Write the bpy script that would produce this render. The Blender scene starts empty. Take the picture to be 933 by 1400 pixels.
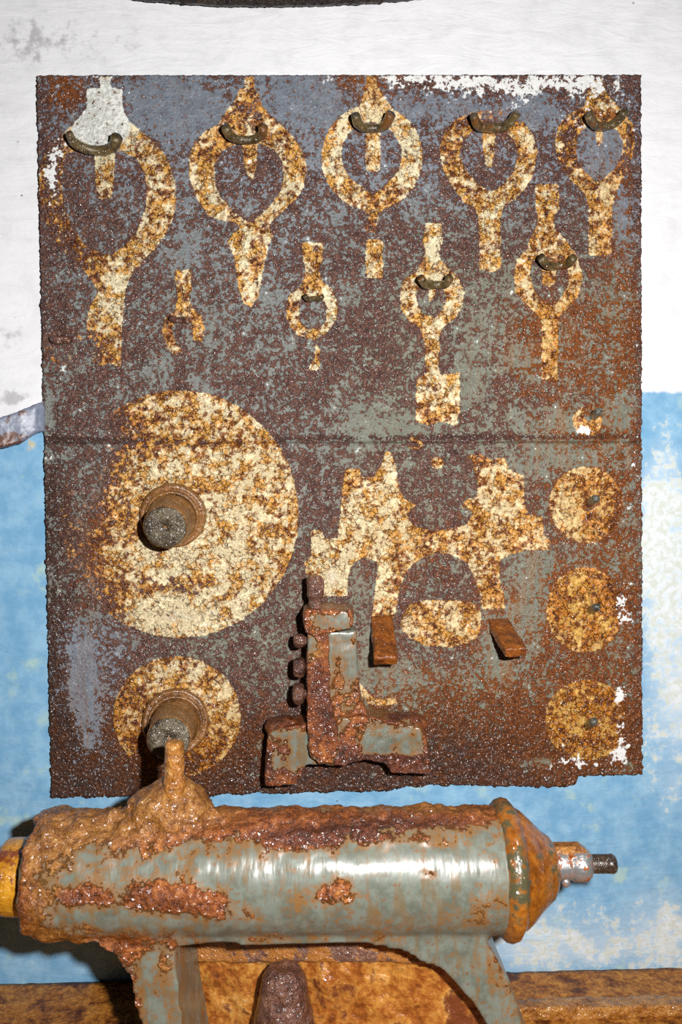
import bpy, bmesh, math, random
import numpy as np
from mathutils import Matrix, Vector

random.seed(5)
C = bpy.context.scene.collection
R = math.radians

# ------------------------------------------------------------------ camera
FW, FH, F = 933, 1400, 1050.0
CAM = np.array([0.0, -1.05, 1.459])
Mrot = Matrix.Rotation(R(-1.45), 3, 'Z') @ Matrix.Rotation(R(88.7), 3, 'X') @ Matrix.Rotation(R(-0.5), 3, 'Z')
RM = np.array(Mrot)
cam = bpy.data.cameras.new('camera')
cam.sensor_fit = 'VERTICAL'
cam.sensor_height = 36.0
cam.sensor_width = 24.0
cam.lens = F / FH * 36.0
cam.clip_start = 0.02
cam.dof.use_dof = True
cam.dof.focus_distance = 1.03
cam.dof.aperture_fstop = 5.0
camo = bpy.data.objects.new('camera', cam)
camo.matrix_world = Matrix.Translation(Vector(CAM)) @ Mrot.to_4x4()
C.objects.link(camo)
bpy.context.scene.camera = camo


def P(px, py, y=0.0):
    """world point seen at photo pixel (px, py) on the vertical plane at depth y"""
    d = RM @ np.array([(px - FW / 2) / F, -(py - FH / 2) / F, -1.0])
    t = (y - CAM[1]) / d[1]
    return CAM + d * t


def proj(v):
    q = (np.asarray(v, float) - CAM) @ RM
    return FW / 2 + F * q[..., 0] / -q[..., 2], FH / 2 - F * q[..., 1] / -q[..., 2]


# ------------------------------------------------------------------ numeric helpers
def _h(ix, iy, iz, seed):
    n = (ix * 374761393 + iy * 668265263 + iz * 2147483647 + seed * 974711) & 0xffffffff
    n = ((n ^ (n >> 13)) * 1274126177) & 0xffffffff
    n = ((n ^ (n >> 16)) * 2246822519) & 0xffffffff
    return ((n ^ (n >> 15)) & 0xffff) / 65535.0


def vnoise(p, scale, seed=0):
    q = p * scale + 1000.0
    i = np.floor(q).astype(np.int64)
    f = q - i
    f = f * f * (3 - 2 * f)
    out = 0
    for dx in (0, 1):
        for dy in (0, 1):
            for dz in (0, 1):
                w = (f[:, 0] if dx else 1 - f[:, 0]) * (f[:, 1] if dy else 1 - f[:, 1]) * (f[:, 2] if dz else 1 - f[:, 2])
                out = out + w * _h(i[:, 0] + dx, i[:, 1] + dy, i[:, 2] + dz, seed)
    return out


def fbm(p, scale, octv=4, gain=.5, seed=0):
    a, s, t = 1.0, 0, 0
    for k in range(octv):
        s = s + a * vnoise(p, scale * 2.03 ** k, seed + k * 17)
        t += a
        a *= gain
    return s / t


def sstep(x, a, b):
    t = np.clip((x - a) / (b - a), 0, 1)
    return t * t * (3 - 2 * t)


def sd_poly(X, Y, pts):
    pts = np.array(pts, float)
    d = np.full(X.shape, 1e18)
    ins = np.zeros(X.shape, bool)
    n = len(pts)
    for i in range(n):
        ax, ay = pts[i]
        bx, by = pts[(i + 1) % n]
        ex, ey = bx - ax, by - ay
        wx, wy = X - ax, Y - ay
        t = np.clip((wx * ex + wy * ey) / (ex * ex + ey * ey + 1e-12), 0, 1)
        d = np.minimum(d, (wx - ex * t) ** 2 + (wy - ey * t) ** 2)
        c = (ay > Y) != (by > Y)
        with np.errstate(divide='ignore', invalid='ignore'):
            ins ^= c & (X < ex * (Y - ay) / (ey if abs(ey) > 1e-9 else 1e-9) + ax)
    d = np.sqrt(d)
    return np.where(ins, -d, d)


def sd_ell(X, Y, cx, cy, rx, ry):
    x, y = X - cx, Y - cy
    k0 = np.sqrt((x / rx) ** 2 + (y / ry) ** 2) + 1e-9
    k1 = np.sqrt((x / rx ** 2) ** 2 + (y / ry ** 2) ** 2) + 1e-9
    return k0 * (k0 - 1) / k1


def blobs(X, Y, lst, base=0.0):
    """soft spots: (cx, cy, rx, ry, weight)"""
    o = np.full(X.shape, base)
    for cx, cy, rx, ry, w in lst:
        o = o + w * np.exp(-(((X - cx) / rx) ** 2 + ((Y - cy) / ry) ** 2))
    return o


# ------------------------------------------------------------------ material helpers
def lin(r, g=None, b=None):
    if g is None:
        r, g, b = r
    return tuple(((c / 255) / 12.92 if c / 255 <= .04045 else ((c / 255 + .055) / 1.055) ** 2.4) for c in (r, g, b)) + (1,)


class G:
    def __init__(s, name):
        s.mat = bpy.data.materials.new(name)
        s.mat.use_nodes = True
        s.t = s.mat.node_tree
        s.N = s.t.nodes
        s.bsdf = s.N['Principled BSDF']
        s.tc = s.N.new('ShaderNodeTexCoord').outputs['Object']

    def put(s, sock, v):
        if isinstance(v, bpy.types.NodeSocket):
            s.t.links.new(v, sock)
        else:
            sock.default_value = v

    def m(s, op, a, b=None, c=None, clamp=False):
        n = s.N.new('ShaderNodeMath')
        n.operation = op
        n.use_clamp = clamp
        for k, v in enumerate((a, b, c)):
            if v is not None:
                s.put(n.inputs[k], v)
        return n.outputs[0]

    def add(s, *a):
        o = a[0]
        for v in a[1:]:
            o = s.m('ADD', o, v)
        return o

    def mul(s, a, b):
        return s.m('MULTIPLY', a, b)

    def sm(s, x, lo, hi, a=0.0, b=1.0):
        n = s.N.new('ShaderNodeMapRange')
        n.interpolation_type = 'SMOOTHSTEP'
        s.put(n.inputs['Value'], x)
        s.put(n.inputs['From Min'], lo)
        s.put(n.inputs['From Max'], hi)
        s.put(n.inputs['To Min'], a)
        s.put(n.inputs['To Max'], b)
        return n.outputs[0]

    def attr(s, name):
        n = s.N.new('ShaderNodeAttribute')
        n.attribute_name = name
        return n.outputs['Fac']

    def mapping(s, scale, rot=(0, 0, 0)):
        n = s.N.new('ShaderNodeMapping')
        s.put(n.inputs['Vector'], s.tc)
        n.inputs['Scale'].default_value = scale
        n.inputs['Rotation'].default_value = rot
        return n.outputs[0]

    def noise(s, scale, detail=4, rough=.55, vec=None, dist=0.0):
        n = s.N.new('ShaderNodeTexNoise')
        s.put(n.inputs['Vector'], vec or s.tc)
        n.inputs['Scale'].default_value = scale
        n.inputs['Detail'].default_value = detail
        n.inputs['Roughness'].default_value = rough
        n.inputs['Distortion'].default_value = dist
        return n.outputs['Fac']

    def vor(s, scale, feature='F1', out='Distance', vec=None, rnd=1.0):
        n = s.N.new('ShaderNodeTexVoronoi')
        n.feature = feature
        s.put(n.inputs['Vector'], vec or s.tc)
        n.inputs['Scale'].default_value = scale
        n.inputs['Randomness'].default_value = rnd
        return n.outputs[out]

    def warp(s, scale, amt):
        n = s.N.new('ShaderNodeTexNoise')
        s.put(n.inputs['Vector'], s.tc)
        n.inputs['Scale'].default_value = scale
        n.inputs['Detail'].default_value = 3
        a = s.N.new('ShaderNodeVectorMath')
        a.operation = 'SCALE'
        s.put(a.inputs[0], n.outputs['Color'])
        a.inputs['Scale'].default_value = amt
        b = s.N.new('ShaderNodeVectorMath')
        b.operation = 'ADD'
        s.put(b.inputs[0], s.tc)
        s.put(b.inputs[1], a.outputs[0])
        return b.outputs[0]

    def mix(s, f, a, b):
        n = s.N.new('ShaderNodeMix')
        n.data_type = 'RGBA'
        s.put(n.inputs[0], f)
        s.put(n.inputs[6], a)
        s.put(n.inputs[7], b)
        return n.outputs[2]

    def ramp(s, f, stops):
        n = s.N.new('ShaderNodeValToRGB')
        e = n.color_ramp.elements
        while len(e) < len(stops):
            e.new(.5)
        for k, (p, c) in enumerate(stops):
            e[k].position = p
            e[k].color = c
        s.put(n.inputs[0], f)
        return n.outputs[0]

    def bump(s, h, strength=.5, dist=.002, normal=None):
        n = s.N.new('ShaderNodeBump')
        s.put(n.inputs['Height'], h)
        s.put(n.inputs['Strength'], strength)
        s.put(n.inputs['Distance'], dist)
        if normal is not None:
            s.put(n.inputs['Normal'], normal)
        return n.outputs[0]

    def wet(s, scale=300.0, dist=.0022):
        """small standing droplets for the wet film"""
        w = s.warp(scale * .8, .9 / scale)
        d = s.vor(scale, 'F1', 'Distance', w)
        d2 = s.noise(scale * .9, 2, .5)
        return s.bump(s.add(s.mul(d, 1.1), s.mul(d2, 1.3)), 1.0, dist)

    def out(s, col, rough=.5, normal=None, metal=0.0, spec=.5, coat=0.0, coat_rough=.1, coat_normal=None):
        b = s.bsdf
        s.put(b.inputs['Base Color'], col)
        s.put(b.inputs['Roughness'], rough)
        s.put(b.inputs['Metallic'], metal)
        s.put(b.inputs['Specular IOR Level'], spec)
        s.put(b.inputs['Coat Weight'], coat)
        b.inputs['Coat Roughness'].default_value = coat_rough
        if normal is not None:
            s.put(b.inputs['Normal'], normal)
            s.put(b.inputs['Coat Normal'], coat_normal if coat_normal is not None else normal)
        return s.mat


# --- the tool board sheets: grey paint eaten by rust, cream tool outlines, wall paint on the rim
def mat_board():
    g = G('rusted_painted_steel')
    w = g.warp(90, .006)
    n0 = g.noise(14, 5, .6)
    n1 = g.noise(62, 7, .68)
    n2 = g.noise(190, 5, .62)
    n3 = g.noise(520, 3, .6)
    n4 = g.noise(95, 6, .66, vec=g.mapping((1, 1, 1), (1.1, .4, .7)))
    sd, grey, green, streak, white, clean, eat, dark = (g.attr(k) for k in ('sd', 'grey', 'green', 'streak', 'white', 'clean', 'eat', 'dark'))
    cell = g.vor(210, 'F1', 'Distance', w)
    cellc = g.vor(210, 'F1', 'Color', w)
    edge = g.vor(150, 'DISTANCE_TO_EDGE', 'Distance', g.warp(160, .007))
    # rust
    t = g.add(g.mul(n2, .55), g.mul(n3, .45))
    rust = g.ramp(t, [(.32, lin(30, 18, 20)), (.44, lin(70, 46, 44)), (.52, lin(102, 70, 62)), (.60, lin(134, 94, 78)), (.70, lin(176, 146, 134))])
    rusto = g.ramp(t, [(.30, lin(46, 24, 14)), (.45, lin(96, 52, 26)), (.56, lin(150, 82, 34)), (.70, lin(186, 116, 56))])
    rust = g.mix(g.sm(g.add(streak, g.mul(g.m('SUBTRACT', n1, .5), 1.6)), .25, .75), rust, rusto)
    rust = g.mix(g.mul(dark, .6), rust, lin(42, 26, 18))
    # grey paint
    gp = g.mix(green, lin(124, 131, 142), lin(118, 120, 106))
    gp = g.mix(g.sm(n1, .35, .7), gp, g.mix(green, lin(104, 112, 124), lin(98, 100, 84)))
    gp = g.mix(g.mul(streak, g.sm(g.noise(40, 4, .6, vec=g.mapping((3.2, 1, .22))), .42, .62)), gp, lin(134, 92, 48))
    v = g.add(g.mul(n1, .24), g.mul(n2, .44), g.mul(n3, .14), g.mul(n4, .20), g.mul(n0, .14))
    gm = g.sm(g.add(g.mul(g.m('SUBTRACT', v, .58), -5.6), grey), .40, .54)
    pits = g.sm(g.add(g.mul(n3, .45), g.mul(n2, .55)), .555, .60)
    gm = g.mul(gm, g.m('SUBTRACT', 1.0, pits))
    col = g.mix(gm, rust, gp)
    # cream paint silhouettes
    inside = g.sm(g.add(sd, g.mul(g.m('SUBTRACT', n1, .5), 6.5), g.mul(g.m('SUBTRACT', n2, .5), 6.0)), .7, -.7)
    ce = g.m('SUBTRACT', g.mul(g.m('SUBTRACT', clean, eat), .11), g.m('ADD', .006, g.mul(g.m('SUBTRACT', g.noise(20, 4, .6), .5), .17)))
    n5 = g.noise(48, 7, .7, vec=w)
    n6 = g.noise(130, 5, .66, vec=w)
    y1 = g.sm(g.m('SUBTRACT', g.add(g.mul(n5, .75), g.mul(n6, .25)), ce), .44, .54)
    cream = g.mix(y1, lin(246, 232, 192), lin(226, 166, 74))
    cream = g.mix(streak, cream, g.mix(y1, lin(232, 180, 90), lin(206, 128, 36)))
    y2 = g.sm(g.m('SUBTRACT', g.add(g.mul(n4, .62), g.mul(n6, .38)), ce), .50, .565)
    cream = g.mix(g.mul(y2, .92), cream, g.mix(g.sm(n6, .42, .58), lin(186, 108, 32), lin(132, 70, 28)))
    y3 = g.sm(g.m('SUBTRACT', g.add(g.mul(n2, .45), g.mul(n3, .1), g.mul(n4, .45)), ce), .548, .59)
    cream = g.mix(g.mul(y3, .95), cream, g.mix(g.sm(n3, .42, .58), lin(66, 36, 28), lin(116, 62, 34)))
    cream = g.mix(g.sm(clean, .75, 1.1), cream, g.mix(g.sm(g.add(g.mul(n2, .6), g.mul(n4, .4)), .57, .61), lin(238, 238, 230), lin(150, 112, 84)))
    crack = g.mul(g.mul(g.sm(edge, .085, .02), g.sm(n5, .42, .54)), g.sm(clean, .95, .6))
    cream = g.mix(g.mul(crack, .8), cream, lin(92, 50, 26))
    lost = g.sm(g.add(g.mul(n1, .35), g.mul(n4, .25), g.mul(n2, .4), g.mul(eat, .15)), .575, .61)
    cm = g.mul(inside, g.m('SUBTRACT', 1.0, lost))
    col = g.mix(cm, col, cream)
    # wall paint that slopped over the edges
    wv = g.add(g.mul(n1, .5), g.mul(n2, .35), g.mul(n4, .15))
    wm = g.sm(g.add(white, g.mul(g.m('SUBTRACT', wv, .52), -4.6)), .46, .56)
    col = g.mix(wm, col, g.mix(g.sm(n2, .5, .75), lin(238, 238, 236), lin(190, 180, 170)))
    hgt = g.add(g.mul(n2, 1.0), g.mul(n3, .7), g.mul(cell, .35), g.mul(cm, .3), g.mul(g.mul(crack, cm), -.4), g.mul(gm, .25))
    smooth = g.m('MAXIMUM', g.mul(gm, .8), g.mul(wm, .9))
    st = g.m('SUBTRACT', 1.0, g.mul(smooth, .75))
    nb = g.bump(hgt, st, .0042)
    rough = g.mix(smooth, (.30, .30, .30, 1), (.42, .42, .42, 1))
    wetm = g.mul(g.m('SUBTRACT', 1.0, g.mul(smooth, .85)), .75)
    return g.out(col, rough, nb, spec=.5, coat=wetm, coat_rough=.2, coat_normal=g.wet(185, .003))


def mat_rust(name, cols, scale=1.0, rough=.3, bump=.9, dist=.003, spec=.6, patches=None, coat=.6):
    """plain rusty iron; cols are four sRGB colours dark to light; patches = (colour, threshold)"""
    g = G(name)
    n1 = g.noise(45 * scale, 6, .65)
    n2 = g.noise(170 * scale, 5, .62)
    n3 = g.noise(420 * scale, 3, .6)
    t = g.add(g.mul(n1, .45), g.mul(n2, .35), g.mul(n3, .2))
    col = g.ramp(t, [(.34, lin(cols[0])), (.45, lin(cols[1])), (.54, lin(cols[2])), (.66, lin(cols[3]))])
    if patches:
        pm = g.sm(g.add(g.mul(g.noise(22 * scale, 6, .62), .7), g.mul(n2, .3)), patches[1] - .03, patches[1] + .03)
        col = g.mix(pm, col, lin(patches[0]))
    h = g.add(g.mul(n1, .8), g.mul(n2, .7), g.mul(n3, .4))
    return g.out(col, rough, g.bump(h, bump, dist), spec=spec, coat=coat, coat_rough=.18, coat_normal=g.wet(165 * scale, .003))


# --- grey enamelled casting with heavy rust where attribute 'rust' is high
def mat_casting():
    g = G('grey_enamel_rusting')
    rust, ochre, deep = g.attr('rust'), g.attr('ochre'), g.attr('deep')
    n1 = g.noise(55, 6, .66)
    n2 = g.noise(170, 5, .62)
    n3 = g.noise(480, 3, .6)
    v = g.add(g.mul(n1, .6), g.mul(n2, .4))
    pm = g.sm(g.add(rust, g.mul(g.m('SUBTRACT', v, .5), 2.2)), .44, .58)
    stain = g.mul(g.sm(g.add(rust, g.mul(g.m('SUBTRACT', v, .5), 2.4)), .10, .5), .75)
    paint = g.mix(g.sm(n1, .38, .66), lin(122, 127, 116), lin(96, 101, 90))
    drip = g.sm(g.noise(60, 4, .6, vec=g.mapping((1.6, .35, .35))), .48, .66)
    paint = g.mix(g.mul(drip, .7), paint, lin(124, 96, 58))
    paint = g.mix(g.mul(g.sm(g.add(g.mul(n2, .6), g.mul(n3, .4)), .57, .62), .7), paint, lin(120, 70, 32))
    paint = g.mix(stain, paint, lin(150, 98, 42))
    t = g.add(g.mul(n1, .4), g.mul(n2, .4), g.mul(n3, .2))
    r1 = g.ramp(t, [(.34, lin(50, 22, 12)), (.45, lin(104, 52, 24)), (.54, lin(158, 84, 34)), (.66, lin(212, 142, 70))])
    r2 = g.ramp(t, [(.34, lin(64, 32, 12)), (.45, lin(132, 80, 30)), (.54, lin(172, 114, 50)), (.66, lin(212, 166, 102))])
    r3 = g.ramp(t, [(.34, lin(32, 15, 10)), (.46, lin(72, 34, 20)), (.56, lin(118, 58, 32)), (.68, lin(160, 104, 78))])
    rc = g.mix(g.sm(ochre, .2, .8), r1, r2)
    rc = g.mix(g.sm(g.add(deep, g.mul(g.m('SUBTRACT', n1, .5), 1.5)), .3, .7), rc, r3)
    col = g.mix(pm, paint, rc)
    fine = g.noise(75, 3, .5, vec=g.mapping((1.9, .5, .5)))
    h = g.add(g.mul(pm, .25), g.mul(g.mul(g.add(g.mul(n2, .9), g.mul(n3, .5)), pm), 1.0), g.mul(fine, .16))
    rough = g.mix(pm, (.30, .30, .30, 1), (.30, .30, .30, 1))
    nb = g.bump(h, .9, .0042)
    return g.out(col, rough, nb, spec=.6, coat=g.mul(pm, .8), coat_rough=.18, coat_normal=g.wet(140, .0036))


def mat_wall():
    g = G('painted_plaster_wall')
    zb, pale, dirt, bare = (g.attr(k) for k in ('zb', 'pale', 'dirt', 'bare'))
    n0 = g.noise(8, 5, .6)
    n1 = g.noise(30, 6, .62)
    n2 = g.noise(110, 5, .6)
    br = g.noise(26, 5, .6, vec=g.mapping((.55, 1, 1.9)), dist=.6)
    blue = g.mix(g.sm(n1, .35, .68), lin(118, 170, 208), lin(150, 194, 224))
    blue = g.mix(g.sm(g.noise(20, 5, .6), .56, .70), blue, lin(172, 204, 204))
    pl = g.mix(g.sm(n2, .4, .62), lin(230, 236, 240), lin(212, 218, 210))
    blue = g.mix(g.sm(g.add(pale, g.mul(g.m('SUBTRACT', n0, .5), .8)), .15, .75), blue, lin(196, 218, 236))
    pm = g.sm(g.add(pale, g.mul(g.m('SUBTRACT', n1, .5), 1.7), g.mul(g.m('SUBTRACT', n2, .5), 1.2)), .36, .72)
    blue = g.mix(pm, blue, pl)
    white = g.mix(g.sm(n1, .4, .75), lin(243, 243, 246), lin(232, 232, 236))
    um = g.sm(g.add(zb, g.mul(g.m('SUBTRACT', n1, .5), .012), g.mul(g.m('SUBTRACT', n2, .5), .008)), -.003, .003)
    col = g.mix(um, blue, white)
    dm = g.mul(g.sm(g.add(dirt, g.mul(g.m('SUBTRACT', n1, .5), 1.6), g.mul(g.m('SUBTRACT', n2, .5), 1.0)), .42, .8), .55)
    col = g.mix(dm, col, lin(150, 148, 150))
    bm_ = g.sm(g.add(bare, g.mul(g.m('SUBTRACT', n1, .5), 1.6), g.mul(g.m('SUBTRACT', n2, .5), 1.0)), .45, .62)
    col = g.mix(bm_, col, g.mix(g.sm(n2, .4, .6), lin(226, 218, 186), lin(196, 188, 160)))
    speck = g.mul(g.sm(g.vor(46, 'F1', 'Distance'), .09, .05), g.sm(n0, .55, .62))
    col = g.mix(g.mul(speck, .7), col, lin(70, 64, 62))
    h = g.add(g.mul(br, 1.0), g.mul(n2, .22), g.mul(um, .10), g.mul(pm, -.10))
    return g.out(col, .36, g.bump(h, .55, .004), spec=.45)


def mat_bench():
    g = G('rusty_bench_steel')
    n1 = g.noise(50, 6, .66)
    n2 = g.noise(160, 5, .62)
    n3 = g.noise(420, 3, .6)
    t = g.add(g.mul(n1, .45), g.mul(n2, .35), g.mul(n3, .2))
    col = g.ramp(t, [(.36, lin(70, 32, 14)), (.45, lin(140, 80, 32)), (.53, lin(184, 118, 46)), (.66, lin(224, 162, 84))])
    col = g.mix(g.sm(g.noise(24, 5, .62), .53, .66), col, lin(92, 44, 20))
    return g.out(col, .28, g.bump(g.add(g.mul(n1, .8), g.mul(n2, .8), g.mul(n3, .4)), .9, .003), spec=.2, coat=.05, coat_rough=.2, coat_normal=g.wet(180, .003))


def mat_chrome():
    g = G('worn_bright_steel')
    n1 = g.noise(110, 5, .6)
    n2 = g.noise(300, 4, .6)
    pm = g.sm(g.add(g.mul(n1, .7), g.mul(n2, .3)), .53, .58)
    col = g.mix(pm, lin(196, 196, 196), g.ramp(n2, [(.35, lin(80, 36, 16)), (.6, lin(170, 92, 36))]))
    metal = g.mul(g.m('SUBTRACT', 1.0, pm), .75)
    return g.out(col, .30, g.bump(g.add(n2, g.mul(pm, .6)), .35, .002), metal=metal, spec=.6)


M = dict(
    board=mat_board(), cast=mat_casting(), wall=mat_wall(), bench=mat_bench(), chrome=mat_chrome(),
    hook=mat_rust('olive_rusted_rod', ((34, 26, 16), (72, 58, 34), (104, 88, 54), (150, 122, 78)), 1.2, .3, .6, .002, patches=((116, 72, 30), .56)),
    flange=mat_rust('brown_rusted_steel', ((50, 28, 14), (106, 68, 34), (138, 94, 50), (176, 130, 80)), 1, .26, .5, .002),
    peg_end=mat_rust('wet_grey_iron', ((34, 27, 20), (76, 64, 50), (106, 94, 74), (140, 128, 108)), 1.0, .2, 1.0, .004),
    tab=mat_rust('orange_rusted_iron', ((54, 24, 10), (110, 56, 18), (150, 82, 24), (190, 120, 50)), 1, .28, .7, .003),
    pin=mat_rust('dark_grey_iron', ((30, 28, 24), (62, 60, 52), (86, 84, 74), (120, 116, 104)), 1.3, .3, .6, .002),
    ochre=mat_rust('ochre_rusted_shaft', ((110, 62, 10), (190, 126, 24), (218, 154, 40), (232, 184, 90)), .9, .3, .7, .003, patches=((124, 58, 20), .55)),
    stud=mat_rust('crusted_orange_iron', ((70, 34, 10), (150, 90, 28), (188, 124, 48), (220, 176, 110)), .9, .28, 1.0, .005),
    cap=mat_rust('orange_rusted_cap', ((66, 32, 10), (140, 78, 20), (174, 104, 30), (200, 140, 62)), .55, .27, .5, .003, patches=((84, 80, 56), .525)),
    rear=mat_rust('yellow_rust_plate', ((84, 40, 16), (160, 90, 34), (206, 142, 64), (236, 200, 138)), .42, .25, .9, .005, patches=((118, 62, 34), .535)),
    lip=mat_rust('pale_purple_rust', ((66, 36, 28), (118, 80, 66), (148, 110, 92), (190, 164, 150)), 1.1, .3, 1.0, .004, patches=((184, 118, 52), .515)),
    bolt=mat_rust('dark_purple_rust', ((40, 22, 18), (84, 52, 42), (118, 78, 62), (168, 126, 106)), .9, .25, 1.0, .005),
    thread=mat_rust('black_wet_thread', ((20, 18, 18), (40, 34, 30), (66, 52, 42), (120, 96, 80)), 1.2, .22, .4, .002),
    strap=mat_rust('grey_painted_strap', ((96, 104, 124), (118, 126, 146), (134, 142, 160), (150, 156, 172)), .6, .4, .3, .002, patches=((92, 48, 22), .515), coat=.12),
    pipe=mat_rust('blackened_pipe', ((10, 6, 8), (22, 14, 14), (38, 26, 18), (70, 50, 30)), 1.0, .35, .9, .004, spec=.3, coat=.1),
)


# ------------------------------------------------------------------ object helpers
def thing(name, label, cat, loc):
    o = bpy.data.objects.new(name, None)
    o.empty_display_size = .05
    o.location = Vector(loc)
    C.objects.link(o)
    o['label'] = label
    o['category'] = cat
    return o


def link(name, me, mat, parent=None, top=None):
    """link a mesh whose vertices are in world space; parent chain gives the local offset"""
    off = Vector((0, 0, 0))
    p = parent
    while p is not None:
        off += p.location
        p = p.parent
    if parent is not None:
        me.transform(Matrix.Translation(-off))
    o = bpy.data.objects.new(name, me)
    if mat is not None:
        me.materials.clear()
        me.materials.append(mat)
    C.objects.link(o)
    o.parent = parent
    return o


def recenter(o, loc):
    o.data.transform(Matrix.Translation(-Vector(loc)))
    o.location = Vector(loc)


def tag(o, label, cat, group=None):
    o['label'] = label
    o['category'] = cat
    if group:
        o['group'] = group
    return o


def from_arrays(name, V, Fq):
    me = bpy.data.meshes.new(name)
    me.from_pydata([tuple(v) for v in V], [], [tuple(f) for f in Fq])
    me.update()
    me.shade_smooth()
    return me


def set_attr(me, name, arr):
    a = me.attributes.new(name, 'FLOAT', 'POINT')
    a.data.foreach_set('value', np.asarray(arr, np.float32))


def verts(me):
    a = np.empty(len(me.vertices) * 3)
    me.vertices.foreach_get('co', a)
    return a.reshape(-1, 3)


def normals(me):
    a = np.empty(len(me.vertices) * 3)
    me.vertices.foreach_get('normal', a)
    return a.reshape(-1, 3)


def bm_mesh(name, bm):
    me = bpy.data.meshes.new(name)
    bmesh.ops.recalc_face_normals(bm, faces=bm.faces)
    bm.to_mesh(me)
    bm.free()
    me.shade_smooth()
    return me


def add_prism(bm, front, back):
    """closed solid between two outlines of equal count (world points)"""
    a = [bm.verts.new(p) for p in front]
    b = [bm.verts.new(p) for p in back]
    n = len(a)
    fa = bm.faces.new(a)
    fb = bm.faces.new(list(reversed(b)))
    for i in range(n):
        bm.faces.new((a[i], b[i], b[(i + 1) % n], a[(i + 1) % n]))
    bmesh.ops.triangulate(bm, faces=[fa, fb])


def px_prism(bm, pts, yf, yb, back=None):
    fr = [P(x, y, yf) for x, y in pts]
    if back is None:
        bk = [np.array([p[0], yb, p[2]]) for p in fr]
    else:
        bk = [P(x, y, yb) for x, y in back]
    add_prism(bm, fr, bk)


def add_lathe(bm, prof, a, d, n=48, up=None):
    """solid of revolution: prof = [(distance along d, radius)], capped"""
    a = Vector(a)
    d = Vector(d).normalized()
    u = d.orthogonal().normalized() if up is None else (Vector(up) - d * Vector(up).dot(d)).normalized()
    w = d.cross(u)
    rings = []
    for s, r in prof:
        rings.append([bm.verts.new(a + d * s + u * (r * math.cos(2 * math.pi * k / n)) + w * (r * math.sin(2 * math.pi * k / n))) for k in range(n)])
    for r0, r1 in zip(rings, rings[1:]):
        for k in range(n):
            bm.faces.new((r0[k], r0[(k + 1) % n], r1[(k + 1) % n], r1[k]))
    bm.faces.new(list(reversed(rings[0])))
    bm.faces.new(rings[-1])


def add_tube(bm, pts, rad, n=14, flat=1.0):
    pts = [Vector(p) for p in pts]
    if not hasattr(rad, '__len__'):
        rad = [rad] * len(pts)
    # catmull-rom resample
    q, rr = [], []
    for i in range(len(pts) - 1):
        p0, p1, p2, p3 = pts[max(i - 1, 0)], pts[i], pts[i + 1], pts[min(i + 2, len(pts) - 1)]
        for k in range(6):
            t = k / 6
            q.append(.5 * ((2 * p1) + (p2 - p0) * t + (2 * p0 - 5 * p1 + 4 * p2 - p3) * t * t + (3 * p1 - p0 - 3 * p2 + p3) * t ** 3))
            rr.append(rad[i] * (1 - t) + rad[i + 1] * t)
    q.append(pts[-1])
    rr.append(rad[-1])
    rings = []
    ref = Vector((0, 1, 0))
    for i, p in enumerate(q):
        d = (q[min(i + 1, len(q) - 1)] - q[max(i - 1, 0)]).normalized()
        u = (ref - d * ref.dot(d))
        if u.length < .05:
            u = d.orthogonal()
        u.normalize()
        w = d.cross(u)
        e = rr[i]
        rings.append([bm.verts.new(p + u * (e * flat * math.cos(2 * math.pi * k / n)) + w * (e * math.sin(2 * math.pi * k / n))) for k in range(n)])
    for r0, r1 in zip(rings, rings[1:]):
        for k in range(n):
            bm.faces.new((r0[k], r0[(k + 1) % n], r1[(k + 1) % n], r1[k]))
    bm.faces.new(list(reversed(rings[0])))
    bm.faces.new(rings[-1])


def add_ellipsoid(bm, c, r, seg=24):
    m = Matrix.Translation(Vector(c)) @ Matrix.Diagonal((r[0], r[1], r[2], 1))
    bmesh.ops.create_uvsphere(bm, u_segments=seg, v_segments=seg // 2, radius=1, matrix=m)


def fuse(bm, voxel=.003, smooth=6):
    """weld overlapping closed solids into one continuous skin"""
    me = bm_mesh('tmp', bm)
    o = bpy.data.objects.new('tmp', me)
    C.objects.link(o)
    r = o.modifiers.new('r', 'REMESH')
    r.mode = 'VOXEL'
    r.voxel_size = voxel
    if smooth:
        s = o.modifiers.new('s', 'SMOOTH')
        s.factor = .5
        s.iterations = smooth
    dg = bpy.context.evaluated_depsgraph_get()
    dg.update()
    out = bpy.data.meshes.new_from_object(o.evaluated_get(dg))
    bpy.data.objects.remove(o)
    bpy.data.meshes.remove(me)
    out.shade_smooth()
    return out


def lumpy(me, amp, scale, seed=0, octv=3, field=None):
    v, n = verts(me), normals(me)
    d = (fbm(v, scale, octv, .55, seed) - .5) * 2 * amp
    if field is not None:
        d = d * field
    v = v + n * d[:, None]
    me.vertices.foreach_set('co', v.ravel())
    me.update()
    me.shade_smooth()


def thickness_grid(name, rows, cols, Pg, back):
    """grid sheet (rows x cols points) with a rim folded back by `back` and a rear face"""
    V = Pg.reshape(-1, 3)
    idx = np.arange(rows * cols).reshape(rows, cols)
    q = np.stack([idx[:-1, :-1], idx[1:, :-1], idx[1:, 1:], idx[:-1, 1:]], -1).reshape(-1, 4)
    rim = list(idx[0, :]) + list(idx[1:, -1]) + list(idx[-1, -2::-1]) + list(idx[-2:0:-1, 0])
    bv = V[rim] + np.array([0, back, 0])
    n0 = len(V)
    rq = [(rim[k], rim[(k + 1) % len(rim)], n0 + (k + 1) % len(rim), n0 + k) for k in range(len(rim))]
    V = np.vstack([V, bv])
    faces = [tuple(f) for f in q] + rq
    return from_arrays(name, V, faces)


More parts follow.
